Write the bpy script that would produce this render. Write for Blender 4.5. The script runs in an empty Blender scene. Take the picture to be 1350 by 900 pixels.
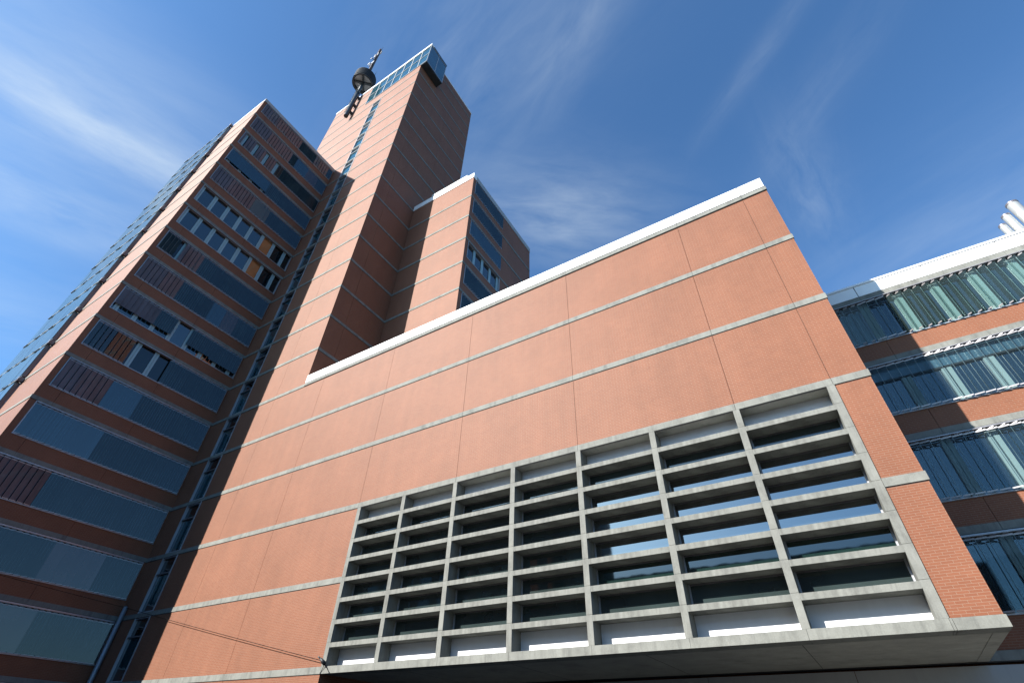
import bpy, bmesh, math, random
from mathutils import Vector, Matrix
R = math.radians
C = bpy.context.scene.collection
SC = bpy.context.scene
random.seed(7)

# ------------------------------------------------------------------ camera
cam_d = bpy.data.cameras.new('camera'); cam = bpy.data.objects.new('camera', cam_d); C.objects.link(cam)
SC.camera = cam
yaw, pitch, roll = R(-32.77412), R(40.48132), R(1.73694)
fw = Vector((math.sin(yaw)*math.cos(pitch), math.cos(yaw)*math.cos(pitch), math.sin(pitch)))
r0 = Vector((math.cos(yaw), -math.sin(yaw), 0)); u0 = r0.cross(fw)
rt = r0*math.cos(roll) + u0*math.sin(roll); up = -r0*math.sin(roll) + u0*math.cos(roll)
m = Matrix((rt, up, -fw)).transposed().to_4x4(); m.translation = Vector((0, 0, 1.6))
cam.matrix_world = m
cam_d.sensor_width = 36.0; cam_d.sensor_fit = 'HORIZONTAL'; cam_d.lens = 646.563/1350*36
cam_d.clip_start = 0.1; cam_d.clip_end = 5000

# ------------------------------------------------------------------ sun, sky, exposure
SUN = Vector((.487, .873, -.60)).normalized()          # the way the light travels
sl = bpy.data.lights.new('sun', 'SUN'); sun = bpy.data.objects.new('sun', sl); C.objects.link(sun)
sl.energy = 5.0; sl.angle = R(.5); sl.color = (1, .95, .88)
sun.rotation_euler = SUN.to_track_quat('-Z', 'Y').to_euler(); sun.location = (-60, -60, 90)
EL = math.asin(-SUN.z); AZ = math.atan2(-SUN.x, -SUN.y)

W = bpy.data.worlds.new('World'); SC.world = W; W.use_nodes = True
nt = W.node_tree; nt.nodes.clear()
def N(t, typ, **kw):
    n = t.nodes.new(typ)
    for k, v in kw.items(): setattr(n, k, v)
    return n
def setin(t, sock, v):
    if isinstance(v, bpy.types.NodeSocket): t.links.new(v, sock)
    else: sock.default_value = v
def math_(t, op, a, b=None, c=None, clamp=False):
    n = N(t, 'ShaderNodeMath', operation=op, use_clamp=clamp)
    setin(t, n.inputs[0], a)
    if b is not None: setin(t, n.inputs[1], b)
    if c is not None: setin(t, n.inputs[2], c)
    return n.outputs[0]
def mixc(t, f, a, b, blend='MIX'):
    n = N(t, 'ShaderNodeMix', data_type='RGBA', blend_type=blend)
    setin(t, n.inputs[0], f); setin(t, n.inputs[6], a); setin(t, n.inputs[7], b)
    return n.outputs[2]
sky = N(nt, 'ShaderNodeTexSky', sky_type='NISHITA', sun_disc=False, sun_elevation=EL, sun_rotation=AZ,
        altitude=200, air_density=1.0, dust_density=1.0, ozone_density=2.0)
tc = N(nt, 'ShaderNodeTexCoord'); sp = N(nt, 'ShaderNodeSeparateXYZ'); nt.links.new(tc.outputs['Generated'], sp.inputs[0])
zc = math_(nt, 'MAXIMUM', sp.outputs[2], .03)
cu = math_(nt, 'DIVIDE', sp.outputs[0], zc); cv = math_(nt, 'DIVIDE', sp.outputs[1], zc)
def cirrus(cx, cy, tx, ty, L, Wd, amp, sc, seed):
    l = math.hypot(tx, ty); tx /= l; ty /= l
    du = math_(nt, 'SUBTRACT', cu, cx); dv = math_(nt, 'SUBTRACT', cv, cy)
    a = math_(nt, 'ADD', math_(nt, 'MULTIPLY', du, tx), math_(nt, 'MULTIPLY', dv, ty))
    b = math_(nt, 'ADD', math_(nt, 'MULTIPLY', du, -ty), math_(nt, 'MULTIPLY', dv, tx))
    co = N(nt, 'ShaderNodeCombineXYZ'); setin(nt, co.inputs[0], math_(nt, 'MULTIPLY', a, sc)); setin(nt, co.inputs[1], math_(nt, 'MULTIPLY', b, sc*3.2)); co.inputs[2].default_value = seed
    nz = N(nt, 'ShaderNodeTexNoise'); nz.inputs['Scale'].default_value = 1; nz.inputs['Detail'].default_value = 6
    nz.inputs['Roughness'].default_value = .6; nz.inputs['Distortion'].default_value = .35
    nt.links.new(co.outputs[0], nz.inputs['Vector'])
    f = math_(nt, 'MULTIPLY', math_(nt, 'SUBTRACT', nz.outputs[0], .26), 1.75, clamp=True)
    e = math_(nt, 'ADD', math_(nt, 'POWER', math_(nt, 'ABSOLUTE', math_(nt, 'DIVIDE', a, L)), 2.0), math_(nt, 'POWER', math_(nt, 'ABSOLUTE', math_(nt, 'DIVIDE', b, Wd)), 2.0))
    g = math_(nt, 'POWER', 2.71828, math_(nt, 'MULTIPLY', e, -1.0))
    return math_(nt, 'MULTIPLY', math_(nt, 'MULTIPLY', g, f), amp)
cl = None
for args in [(-1.03, -.05, .12, .36, .28, .085, .62, 2.0, 1.3), (-1.06, -.10, .16, .34, .40, .17, .50, 1.6, 4.1), (-.92, -.16, .16, .34, .3, .16, .22, 1.6, 24.1),
             (-1.34, 0.0, .14, .3, .34, .13, .50, 1.8, 7.7), (-1.9, .05, .2, .3, .6, .3, .25, 1.5, 2.2),
             (.18, .53, -.2, .15, .17, .022, .12, 7, 3.3), (.27, .66, -.2, .2, .20, .05, .08, 7, 5.5),
             (.23, .88, .03, .2, .20, .06, .15, 9, 8.8), (-.28, .66, .18, .16, .26, .14, .25, 5, 9.1), (-.32, .62, .2, .1, .2, .12, .22, 5, 12.1),
             (-.24, .24, -.2, .05, .34, .16, .18, 4.5, 6.1), (-.06, .3, -.2, .12, .22, .05, .18, 5, 15.1), (.7, 1.2, .5, -.2, .6, .3, .22, 2, 6.9)]:
    k = cirrus(*args); cl = k if cl is None else math_(nt, 'ADD', cl, k)
clm = math_(nt, 'MINIMUM', cl, .8)
bg = N(nt, 'ShaderNodeBackground'); bg.inputs[1].default_value = .052
hs = N(nt, 'ShaderNodeHueSaturation'); hs.inputs['Saturation'].default_value = 1.0; nt.links.new(sky.outputs[0], hs.inputs['Color'])
tinted = mixc(nt, 1.0, hs.outputs[0], (.93, 1.47, 1.87, 1), 'MULTIPLY')
nt.links.new(mixc(nt, clm, tinted, (6.6, 7.5, 8.1, 1)), bg.inputs[0])
wo = N(nt, 'ShaderNodeOutputWorld'); nt.links.new(bg.outputs[0], wo.inputs[0])

SC.view_settings.view_transform = 'Standard'; SC.view_settings.look = 'None'
SC.view_settings.gamma = 1; SC.view_settings.use_curve_mapping = False
SC.view_settings.exposure = 1.3
SC.cycles.max_bounces = 6; SC.cycles.transparent_max_bounces = 12

# ------------------------------------------------------------------ materials
def new_mat(name):
    mt = bpy.data.materials.new(name); mt.use_nodes = True
    t = mt.node_tree; return mt, t, t.nodes['Principled BSDF']
def objcoord(t):
    c = N(t, 'ShaderNodeTexCoord'); return c.outputs['Object']
def noise(t, vec, scale, detail=4, rough=.55, mul=None):
    if mul:
        mp = N(t, 'ShaderNodeVectorMath', operation='MULTIPLY'); t.links.new(vec, mp.inputs[0]); mp.inputs[1].default_value = mul; vec = mp.outputs[0]
    n = N(t, 'ShaderNodeTexNoise'); n.inputs['Scale'].default_value = scale; n.inputs['Detail'].default_value = detail; n.inputs['Roughness'].default_value = rough
    t.links.new(vec, n.inputs['Vector']); return n.outputs[0]
def ramp(t, f, lo, hi, a=0., b=1.):
    n = N(t, 'ShaderNodeMapRange'); setin(t, n.inputs[0], f)
    n.inputs[1].default_value = lo; n.inputs[2].default_value = hi; n.inputs[3].default_value = a; n.inputs[4].default_value = b
    return n.outputs[0]

def brick_mat():
    mt, t, b = new_mat('red_brick')
    oc = objcoord(t); s = N(t, 'ShaderNodeSeparateXYZ'); t.links.new(oc, s.inputs[0])
    co = N(t, 'ShaderNodeCombineXYZ'); setin(t, co.inputs[0], math_(t, 'ADD', s.outputs[0], s.outputs[1])); setin(t, co.inputs[1], s.outputs[2])
    br = N(t, 'ShaderNodeTexBrick'); t.links.new(co.outputs[0], br.inputs['Vector'])
    br.inputs['Scale'].default_value = 1; br.inputs['Brick Width'].default_value = .26; br.inputs['Row Height'].default_value = .07
    br.inputs['Mortar Size'].default_value = .0055; br.inputs['Mortar Smooth'].default_value = .1; br.inputs['Bias'].default_value = 0
    br.inputs['Color1'].default_value = (.185, .067, .033, 1); br.inputs['Color2'].default_value = (.168, .059, .029, 1); br.inputs['Mortar'].default_value = (.205, .125, .085, 1)
    big = noise(t, oc, .35, 5, .6); mid = noise(t, oc, 2.2, 4, .6); st = noise(t, oc, 1.0, 3, .6, (1.6, 1.6, .16))
    f = math_(t, 'MULTIPLY', math_(t, 'MULTIPLY', ramp(t, big, .3, .7, .90, 1.08), ramp(t, mid, .3, .7, .97, 1.03)), ramp(t, st, .3, .7, .95, 1.05))
    fz = math_(t, 'FRACT', math_(t, 'DIVIDE', math_(t, 'SUBTRACT', s.outputs[2], 4.22), 3.6))
    drip = math_(t, 'MULTIPLY', ramp(t, fz, .55, 1.0, 0, 1), ramp(t, noise(t, oc, 1.0, 4, .65, (4.5, 4.5, .12)), .5, .72, 0, 1))
    f = math_(t, 'MULTIPLY', f, math_(t, 'SUBTRACT', 1, math_(t, 'MULTIPLY', drip, .13)))
    drop = ramp(t, noise(t, oc, 1.0, 3, .6, (6, 6, .1)), .55, .78, 0, .10)
    vm = N(t, 'ShaderNodeVectorMath', operation='SCALE'); t.links.new(br.outputs['Color'], vm.inputs[0]); setin(t, vm.inputs[3], f)
    # pale bloom of lime on weathered patches
    bl = math_(t, 'ADD', drop, ramp(t, noise(t, oc, .8, 5, .65, (1, 1, .5)), .52, .8, 0, .10))
    t.links.new(mixc(t, bl, vm.outputs[0], (.21, .105, .068, 1)), b.inputs['Base Color'])
    b.inputs['Roughness'].default_value = .62; b.inputs['Specular IOR Level'].default_value = .24
    b.inputs['Sheen Weight'].default_value = .04; b.inputs['Sheen Roughness'].default_value = .45; b.inputs['Sheen Tint'].default_value = (1, .9, .84, 1)
    bp = N(t, 'ShaderNodeBump'); bp.inputs['Strength'].default_value = .18; bp.inputs['Distance'].default_value = .006
    setin(t, bp.inputs['Height'], math_(t, 'SUBTRACT', 1, br.outputs['Fac'])); t.links.new(bp.outputs[0], b.inputs['Normal'])
    return mt
def concrete_mat(name, col, stain=.35, streak=True):
    mt, t, b = new_mat(name); oc = objcoord(t)
    a = noise(t, oc, 1.3, 6, .65); f1 = ramp(t, a, .3, .72, .78, 1.12)
    s = noise(t, oc, 1.0, 5, .7, (3.1, 3.1, .5)); f2 = ramp(t, s, .48, .70, 1.0, 1.0-stain if streak else .95)
    g = noise(t, oc, 26, 3, .6); f3 = ramp(t, g, .3, .7, .92, 1.06)
    blot = ramp(t, noise(t, oc, .9, 6, .72), .52, .70, 1, .72)
    f = math_(t, 'MULTIPLY', math_(t, 'MULTIPLY', f1, f2), math_(t, 'MULTIPLY', f3, blot))
    vm = N(t, 'ShaderNodeVectorMath', operation='SCALE'); vm.inputs[0].default_value = col; setin(t, vm.inputs[3], f)
    t.links.new(vm.outputs[0], b.inputs['Base Color']); b.inputs['Roughness'].default_value = .85
    bp = N(t, 'ShaderNodeBump'); bp.inputs['Strength'].default_value = .25; bp.inputs['Distance'].default_value = .01
    setin(t, bp.inputs['Height'], g); t.links.new(bp.outputs[0], b.inputs['Normal'])
    return mt
def paint_mat(name, col, rough=.45, metal=0., var=.08, scale=2.0):
    mt, t, b = new_mat(name); oc = objcoord(t)
    f = math_(t, 'MULTIPLY', ramp(t, noise(t, oc, scale, 5, .6), .3, .7, 1-var, 1+var), ramp(t, noise(t, oc, 1, 3, .6, (5, 5, .4)), .35, .75, 1+var*.5, 1-var))
    vm = N(t, 'ShaderNodeVectorMath', operation='SCALE'); vm.inputs[0].default_value = col; setin(t, vm.inputs[3], f)
    t.links.new(vm.outputs[0], b.inputs['Base Color']); b.inputs['Roughness'].default_value = rough; b.inputs['Metallic'].default_value = metal
    return mt
def glass_mat(name, col, ior=2.3, rough=.03, wav=.007):
    mt, t, b = new_mat(name); oc = objcoord(t)
    f = ramp(t, noise(t, oc, .5, 3, .5), .3, .7, .7, 1.3)
    vm = N(t, 'ShaderNodeVectorMath', operation='SCALE'); vm.inputs[0].default_value = col; setin(t, vm.inputs[3], f)
    t.links.new(vm.outputs[0], b.inputs['Base Color']); b.inputs['Roughness'].default_value = rough; b.inputs['IOR'].default_value = ior
    if wav:
        bp = N(t, 'ShaderNodeBump'); bp.inputs['Strength'].default_value = wav; bp.inputs['Distance'].default_value = .25
        setin(t, bp.inputs['Height'], noise(t, oc, .9, 2, .5)); t.links.new(bp.outputs[0], b.inputs['Normal'])
    return mt
def blade_mat(name, tint, opac, refl_ior=2.0, body=(.1, .16, .18), rough=.06, lines=0):
    # printed glass louvre: partly see-through, partly frit, mirror like at a slant
    mt, t, b = new_mat(name); oc = objcoord(t)
    out = t.nodes['Material Output']
    tr = N(t, 'ShaderNodeBsdfTransparent'); tr.inputs[0].default_value = (*tint, 1)
    f = ramp(t, noise(t, oc, 1.1, 4, .6, (1, 1, .35)), .3, .7, .75, 1.25)
    vm = N(t, 'ShaderNodeVectorMath', operation='SCALE'); vm.inputs[0].default_value = body; setin(t, vm.inputs[3], f)
    if lines:
        s_ = N(t, 'ShaderNodeSeparateXYZ'); t.links.new(oc, s_.inputs[0]); u_ = math_(t, 'ADD', s_.outputs[0], s_.outputs[1])
        ln = math_(t, 'LESS_THAN', math_(t, 'FRACT', math_(t, 'DIVIDE', u_, .1725)), .13)
        ln = math_(t, 'MULTIPLY', ln, ramp(t, noise(t, oc, .45, 3, .6), .38, .62, .1, 1))
        t.links.new(mixc(t, ln, vm.outputs[0], (*[min(1, c*lines) for c in body], 1)), b.inputs['Base Color'])
    else: t.links.new(vm.outputs[0], b.inputs['Base Color'])
    b.inputs['Roughness'].default_value = rough; b.inputs['IOR'].default_value = refl_ior
    fr = N(t, 'ShaderNodeFresnel'); fr.inputs[0].default_value = 1.5
    mx = N(t, 'ShaderNodeMixShader'); t.links.new(tr.outputs[0], mx.inputs[1]); t.links.new(b.outputs[0], mx.inputs[2])
    setin(t, mx.inputs[0], math_(t, 'MAXIMUM', opac, fr.outputs[0]))
    t.links.new(mx.outputs[0], out.inputs[0]); return mt

M = {}
M['brick'] = brick_mat()
M['conc'] = concrete_mat('weathered_concrete', (.18, .185, .167), .36)
M['conc_smooth'] = concrete_mat('smooth_concrete', (.176, .18, .163), .36)
M['soffit'] = concrete_mat('soffit_concrete', (.30, .30, .265), .1, False)
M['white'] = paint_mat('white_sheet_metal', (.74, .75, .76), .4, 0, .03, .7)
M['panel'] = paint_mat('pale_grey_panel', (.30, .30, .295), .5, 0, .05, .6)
M['whitepanel'] = paint_mat('white_infill_panel', (.62, .63, .66), .45, 0, .03)
M['alu'] = paint_mat('pale_aluminium', (.36, .37, .40), .4, .3, .08)
M['frame'] = paint_mat('pale_frame', (.30, .32, .33), .4, .1, .04)
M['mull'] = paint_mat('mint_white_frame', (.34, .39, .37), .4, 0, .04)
M['mullshade'] = paint_mat('shaded_frame_paint', (.24, .36, .40), .4, 0, .05)  # bluer, darker copy of the mullion paint for faces in shade
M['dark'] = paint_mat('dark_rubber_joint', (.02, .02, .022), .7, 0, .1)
M['track'] = paint_mat('louvre_track', (.27, .26, .265), .35, .4, .1)
M['clip'] = paint_mat('louvre_clip', (.16, .15, .16), .4, .4, .1)
M['glass_hall'] = glass_mat('hall_pane_glass', (.026, .038, .038), 1.85)
M['glass_sky'] = glass_mat('sky_reflection_hall_glass', (.012, .018, .02), 3.0)  # stronger mirror for the panes that reflect sky
M['glass'] = glass_mat('window_glass', (.006, .014, .018), 2.2)
M['glass_teal'] = glass_mat('teal_glass', (.008, .035, .045), 2.3)
M['glass_black'] = glass_mat('black_glass', (.004, .006, .007), 1.7)
M['glass_street'] = glass_mat('street_reflection_glass', (.008, .02, .018), 1.9)  # dark green of the street reflection put into the glass colour
M['glass_orange'] = glass_mat('amber_glass', (.20, .085, .03), 1.6)
M['crown'] = glass_mat('crown_glass', (.015, .06, .085), 2.7, .02, .015)
M['l_flat'] = blade_mat('flat_louvre_glass', (.3, .4, .45), .92, 1.66, (.012, .022, .025), .08, 5)
M['l_blue'] = blade_mat('blue_louvre_glass', (.3, .4, .45), .95, 2.0, (.009, .028, .04), .06, 2.5)
M['l_dark'] = blade_mat('dark_louvre_glass', (.3, .4, .45), .80, 1.75, (.012, .022, .026), .06, 4)
M['l_open'] = blade_mat('open_louvre_glass', (.5, .55, .6), .92, 1.28, (.11, .102, .118))  # lilac reflection of the tower brick put into the body colour
M['l_tan'] = blade_mat('tan_reflection_louvre', (.5, .5, .4), .85, 1.8, (.095, .08, .05))  # tan of a sunlit reflection painted as body colour
M['l_pink'] = blade_mat('pink_reflection_louvre', (.5, .45, .4), .85, 1.8, (.065, .052, .054))  # pinkish body carries the reflection of the brick facade
M['l_clear'] = blade_mat('clear_louvre_glass', (.84, .91, .93), .10, 1.6, (.05, .07, .08), .02)
M['l_bright'] = blade_mat('bright_louvre_glass', (.78, .88, .88), .14, 1.8, (.07, .10, .105), .025)
M['screen'] = blade_mat('screen_glass', (.6, .75, .8), .9, 1.9, (.05, .09, .11), .03)
M['edge'] = paint_mat('louvre_edge', (.10, .13, .135), .3, .2, .05)
M['rail'] = paint_mat('pale_rail', (.24, .26, .26), .4, .1, .05)
M['transom'] = glass_mat('transom_panel', (.06, .11, .14), 1.8, .2, 0)
M['steel'] = paint_mat('dark_painted_steel', (.045, .055, .06), .4, .5, .15)
M['black'] = paint_mat('black_ring_slats', (.018, .022, .024), .55, 0, .15)
M['greymesh'] = paint_mat('grey_inner_disc', (.5, .5, .48), .6, 0, .2, 1)
M['rust'] = paint_mat('lattice_steel', (.11, .085, .08), .6, .2, .25, 3)
M['dish'] = paint_mat('white_dish', (.28, .29, .30), .5, 0, .05)
M['flue'] = paint_mat('polished_flue', (.36, .37, .36), .38, .35, .05)
M['pole'] = paint_mat('galvanised_pole', (.26, .28, .30), .5, .5, .1)
M['cable'] = paint_mat('cable_sheath', (.014, .011, .01), 1.0, 0, .1); M['cable'].node_tree.nodes['Principled BSDF'].inputs['Specular IOR Level'].default_value = .05
M['roof'] = concrete_mat('roof_gravel', (.25, .25, .24), .1, False)
M['asphalt'] = concrete_mat('asphalt', (.05, .05, .052), .1, False)
M['paving'] = concrete_mat('paving_slabs', (.11, .107, .10), .1, False)
M['kerb'] = concrete_mat('kerb_stone', (.17, .165, .16), .1, False)
M['facade_far'] = concrete_mat('dark_render', (.075, .085, .09), .2)

# ------------------------------------------------------------------ building helpers
class MB:
    """collects boxes and solids in world coordinates, relative to an origin"""
    def __init__(s): s.bm = bmesh.new(); s.mats = []
    def mi(s, mat):
        if mat not in s.mats: s.mats.append(mat)
        return s.mats.index(mat)
    def hexa(s, P, mat):
        v = [s.bm.verts.new(p) for p in P]; i = s.mi(mat)
        c = sum((Vector(p) for p in P), Vector())/8
        for q in ((0,1,2,3), (4,5,6,7), (0,1,5,4), (1,2,6,5), (2,3,7,6), (3,0,4,7)):
            pts = [Vector(P[k]) for k in q]; n = (pts[1]-pts[0]).cross(pts[2]-pts[0])
            if n.dot(sum(pts, Vector())/4 - c) < 0: q = q[::-1]
            f = s.bm.faces.new([v[k] for k in q]); f.material_index = i
    def box(s, x0, x1, y0, y1, z0, z1, mat):
        s.hexa([(x0,y0,z0), (x1,y0,z0), (x1,y1,z0), (x0,y1,z0), (x0,y0,z1), (x1,y0,z1), (x1,y1,z1), (x0,y1,z1)], mat)
    def tube(s, a, b, r0, r1, mat, n=16, caps=True):
        a = Vector(a); b = Vector(b); ax = (b-a).normalized(); e = ax.orthogonal().normalized(); g = ax.cross(e); i = s.mi(mat)
        A = [s.bm.verts.new(a+(e*math.cos(2*math.pi*k/n)+g*math.sin(2*math.pi*k/n))*r0) for k in range(n)]
        B = [s.bm.verts.new(b+(e*math.cos(2*math.pi*k/n)+g*math.sin(2*math.pi*k/n))*r1) for k in range(n)]
        for k in range(n):
            f = s.bm.faces.new((A[k], A[(k+1) % n], B[(k+1) % n], B[k])); f.material_index = i; f.smooth = True
        if caps:
            f = s.bm.faces.new(A[::-1]); f.material_index = i; f = s.bm.faces.new(B); f.material_index = i
    def ring(s, c, r_in, r_out, z0, z1, mat, n=40):
        i = s.mi(mat); L = []
        for r, z in ((r_in, z0), (r_out, z0), (r_out, z1), (r_in, z1)):
            L.append([s.bm.verts.new((c[0]+r*math.cos(2*math.pi*k/n), c[1]+r*math.sin(2*math.pi*k/n), z)) for k in range(n)])
        for j in range(4):
            for k in range(n):
                f = s.bm.faces.new((L[j][k], L[j][(k+1) % n], L[(j+1) % 4][(k+1) % n], L[(j+1) % 4][k])); f.material_index = i
                f.smooth = False
    def mesh(s, name):
        me = bpy.data.meshes.new(name); s.bm.normal_update(); s.bm.to_mesh(me); s.bm.free()
        for k in s.mats: me.materials.append(M[k])
        return me
    def build(s, name, parent=None, loc=None):
        o = bpy.data.objects.new(name, s.mesh(name)); C.objects.link(o)
        if parent: o.parent = parent
        if loc: o.location = loc
        return o

class Face:
    """a wall plane: origin, direction along the wall, outward normal; boxes are given as along / outward / height"""
    def __init__(s, O, U, Nn): s.O = Vector(O); s.U = Vector(U); s.N = Vector(Nn)
    def p(s, u, d, z): q = s.O + s.U*u + s.N*d; return (q.x, q.y, q.z+z)
    def box(s, mb, u0, u1, d0, d1, z0, z1, mat):
        mb.hexa([s.p(u0,d0,z0), s.p(u1,d0,z0), s.p(u1,d1,z0), s.p(u0,d1,z0), s.p(u0,d0,z1), s.p(u1,d0,z1), s.p(u1,d1,z1), s.p(u0,d1,z1)], mat)
    def slat(s, mb, u, w, d, th, ang, z0, z1, mat):
        ca, sa = math.cos(ang), math.sin(ang)
        def q(a, b, z): return s.p(u + a*ca - b*sa, d + a*sa + b*ca, z)
        h, k = w/2, th/2
        mb.hexa([q(-h,-k,z0), q(h,-k,z0), q(h,k,z0), q(-h,k,z0), q(-h,-k,z1), q(h,-k,z1), q(h,k,z1), q(-h,k,z1)], mat)

def thing(name, label, cat, loc=(0, 0, 0), group=None):
    o = bpy.data.objects.new(name, None); C.objects.link(o); o.location = loc; o.empty_display_size = .5
    o['label'] = label; o['category'] = cat
    if group: o['group'] = group
    return o
def tag(o, label, cat, group=None):
    o['label'] = label; o['category'] = cat
    if group: o['group'] = group
    return o
def structure(o): o['kind'] = 'structure'; return o
def repeat(o, parent, loc):
    c = o.copy(); C.objects.link(c); c.parent = parent; c.location = loc
    for ch in list(o.children):
        d = ch.copy(); C.objects.link(d); d.parent = c
    return c

Z0, H = 4.22, 3.6            # underside of the lowest concrete band, storey height
F = 17.006                   # plane of the main facade
T = -29.07                   # right edge of the tower
BH = .26                     # height of a concrete band
def zb(k): return Z0 + H*k

def panels(mb, fc, us, zs, gap=.016, th=.03):
    """brick facing: one slab per field, open joints between"""
    for i in range(len(us)-1):
        for j in range(len(zs)-1):
            fc.box(mb, us[i]+(gap/2 if i else 0), us[i+1]-(gap/2 if i < len(us)-2 else 0), -th, 0, zs[j][1] if isinstance(zs[j], tuple) else zs[j], zs[j+1][0] if isinstance(zs[j+1], tuple) else zs[j+1], 'brick')

# ------------------------------------------------------------------ ground
g = MB(); g.box(-1500, 1500, -1500, 1500, -.5, 0, 'paving'); structure(g.build('ground'))
g = MB(); g.box(-400, 400, -9, 5, -.1, .004, 'asphalt'); structure(g.build('road'))
g = MB(); g.box(-400, 400, 5, 5.3, -.1, .12, 'kerb'); structure(g.build('kerb'))
g = MB(); g.box(-400, 400, 5.302, 60, -.1, .10, 'paving'); structure(g.build('pavement'))

# ------------------------------------------------------------------ ribbon windows with glass louvres
MUL_P, MUL_W, BL = 1.37, .34, .345
def ribbon_window(parent, fc, u0, u1, zhead, zsill, segs, proj=.06, mull='mullshade', mul_off=.2, mullions=True, transom=None, panes=None, angle=.5, track_full=True):
    """frame is the part; panes, mullions, louvre panels and tracks are its children"""
    fm = MB(); t = .055
    fc.box(fm, u0, u0+t, -.22, .035, zsill, zhead, 'alu'); fc.box(fm, u1-t, u1, -.22, .035, zsill, zhead, 'alu')
    fc.box(fm, u0+t, u1-t, -.22, .06, zhead-.05, zhead, 'alu'); fc.box(fm, u0-.02, u1+.02, -.22, .045, zsill-.05, zsill, 'alu')
    w = fm.build('ribbon_window', parent)
    # glazing behind
    n = max(1, round((u1-u0)/MUL_P)); edges = []
    u = u0 + mul_off
    a = u0+t; k = 0
    pane_edges = [u0+t]
    while u < u1-.1:
        if mullions and u+MUL_W < u1: edges.append(u)
        pane_edges.append(u+MUL_W/2); u += MUL_P
    pane_edges.append(u1-t)
    pane_edges = [e for i, e in enumerate(pane_edges) if i == 0 or e-pane_edges[i-1] > .12]
    for i in range(len(pane_edges)-1):
        p = MB(); mt = panes[i % len(panes)] if panes else 'glass'
        fc.box(p, pane_edges[i]+.004, pane_edges[i+1]-.004, -.19, -.17, zsill+.002, zhead-.052, mt); p.build('pane', w)
    for e in edges:
        q = MB(); fc.box(q, e, e+MUL_W*.47, -.165, -.10, zsill+.01, (transom or zhead-.06)-.01, mull); fc.box(q, e+MUL_W*.53, e+MUL_W, -.165, -.10, zsill+.01, (transom or zhead-.06)-.01, mull)
        q.build('mullion', w)
    if transom:
        q = MB(); fc.box(q, u0+t+.01, u1-t-.01, -.16, -.09, transom, zhead-.055, 'transom'); fc.box(q, u0+t+.01, u1-t-.01, -.16, -.07, transom-.07, transom-.002, 'dark'); q.build('transom_panel', w)
    # louvres
    for s in segs:
        ua, ub = u0+t+(u1-u0-2*t)*s[0], u0+t+(u1-u0-2*t)*s[1]; mat = s[2]; ang = s[3] if len(s) > 3 else 0.13
        zl = zsill+.06 if len(s) < 5 else zsill + s[4]
        nb = max(1, round((ub-ua)/BL)); pw = (ub-ua)/nb
        lm = MB(); tm = lm
        for i in range(nb):
            uc = ua + pw*(i+.5); aj = ang + random.uniform(-.02, .02)
            fc.slat(lm, uc, pw*.975, proj, .012, aj, zl, zhead-.20, mat)
            if mat in ('l_clear', 'l_bright'): fc.slat(lm, uc-pw*.5*math.cos(aj), .018, proj-pw*.5*math.sin(aj), .022, aj, zl, zhead-.20, 'edge')
            # clamps: stepped wedges at head and foot
            fc.slat(tm, uc, pw*(.98 if mat != 'l_bright' else .5), proj, .025, aj+.12, zhead-.20, zhead-.145, 'track')
            fc.slat(tm, uc, pw*.5, proj+.01, .05, aj+.3, zhead-.14, zhead-.10, 'clip')
            if len(s) < 5: fc.slat(tm, uc, pw*(.9 if mat != 'l_bright' else .45), proj+.005, .03, aj+.12, zsill+.006, zsill+.055, 'track')
        lm.build('louvre_panel', w)
    hm = MB(); fc.box(hm, u0+t+.005, u1-t-.005, proj-.05, proj+.06, zhead-.096, zhead-.058, 'track'); hm.build('louvre_track', w)
    return w

# ------------------------------------------------------------------ hall: the long low block with the concrete grid
hall = thing('brick_hall', 'long low sunlit brick block with a white coping and a concrete window grid', 'building', (-13, 17, 0))
HO = Vector((-13, 17, 0))
ff = Face((0-HO.x, F-HO.y, 0), (1, 0, 0), (0, -1, 0))
HR = 3.0; GX0 = -20.137; BAY = 3.1528; GX1 = GX0 + 7*BAY        # grid from -20.14 to 1.93
xs = [T, -26.92, GX0, GX0+2*BAY, GX0+4*BAY, GX0+6*BAY, GX1, HR]
SOF = 22.53                                                     # back edge of the overhang
b = MB()
# body behind the facing
bx = lambda x0, x1, y0, y1, z0, z1, mt: b.box(x0-HO.x, x1-HO.x, y0-HO.y, y1-HO.y, z0, z1, mt)
bx(T+.003, HR-.0305, F+.03, SOF, zb(2)+.02, 22.3, 'brick')
bx(T+.003, GX0-.02, F+.03, SOF, 0, zb(2)+.02, 'brick')
bx(GX1+.02, HR-.0305, F+.03, SOF, 4.30, zb(2)+.02, 'brick')
for k in range(2, 5):
    panels(b, ff, xs, [(0, zb(k)+BH), (zb(k+1)-.03, 0)])
for k in (0, 1):
    panels(b, ff, [T, -26.92, GX0-.02], [(0, zb(k)+BH), (zb(k+1)-.03, 0)])
    ff.box(b, GX1+.02, HR, -.03, 0, zb(k)+BH+.004, zb(k+1)-.03, 'brick')
panels(b, ff, [T, -26.92, GX0-.02], [(0, 0.0), (zb(0)-.03, 0)])
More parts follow.
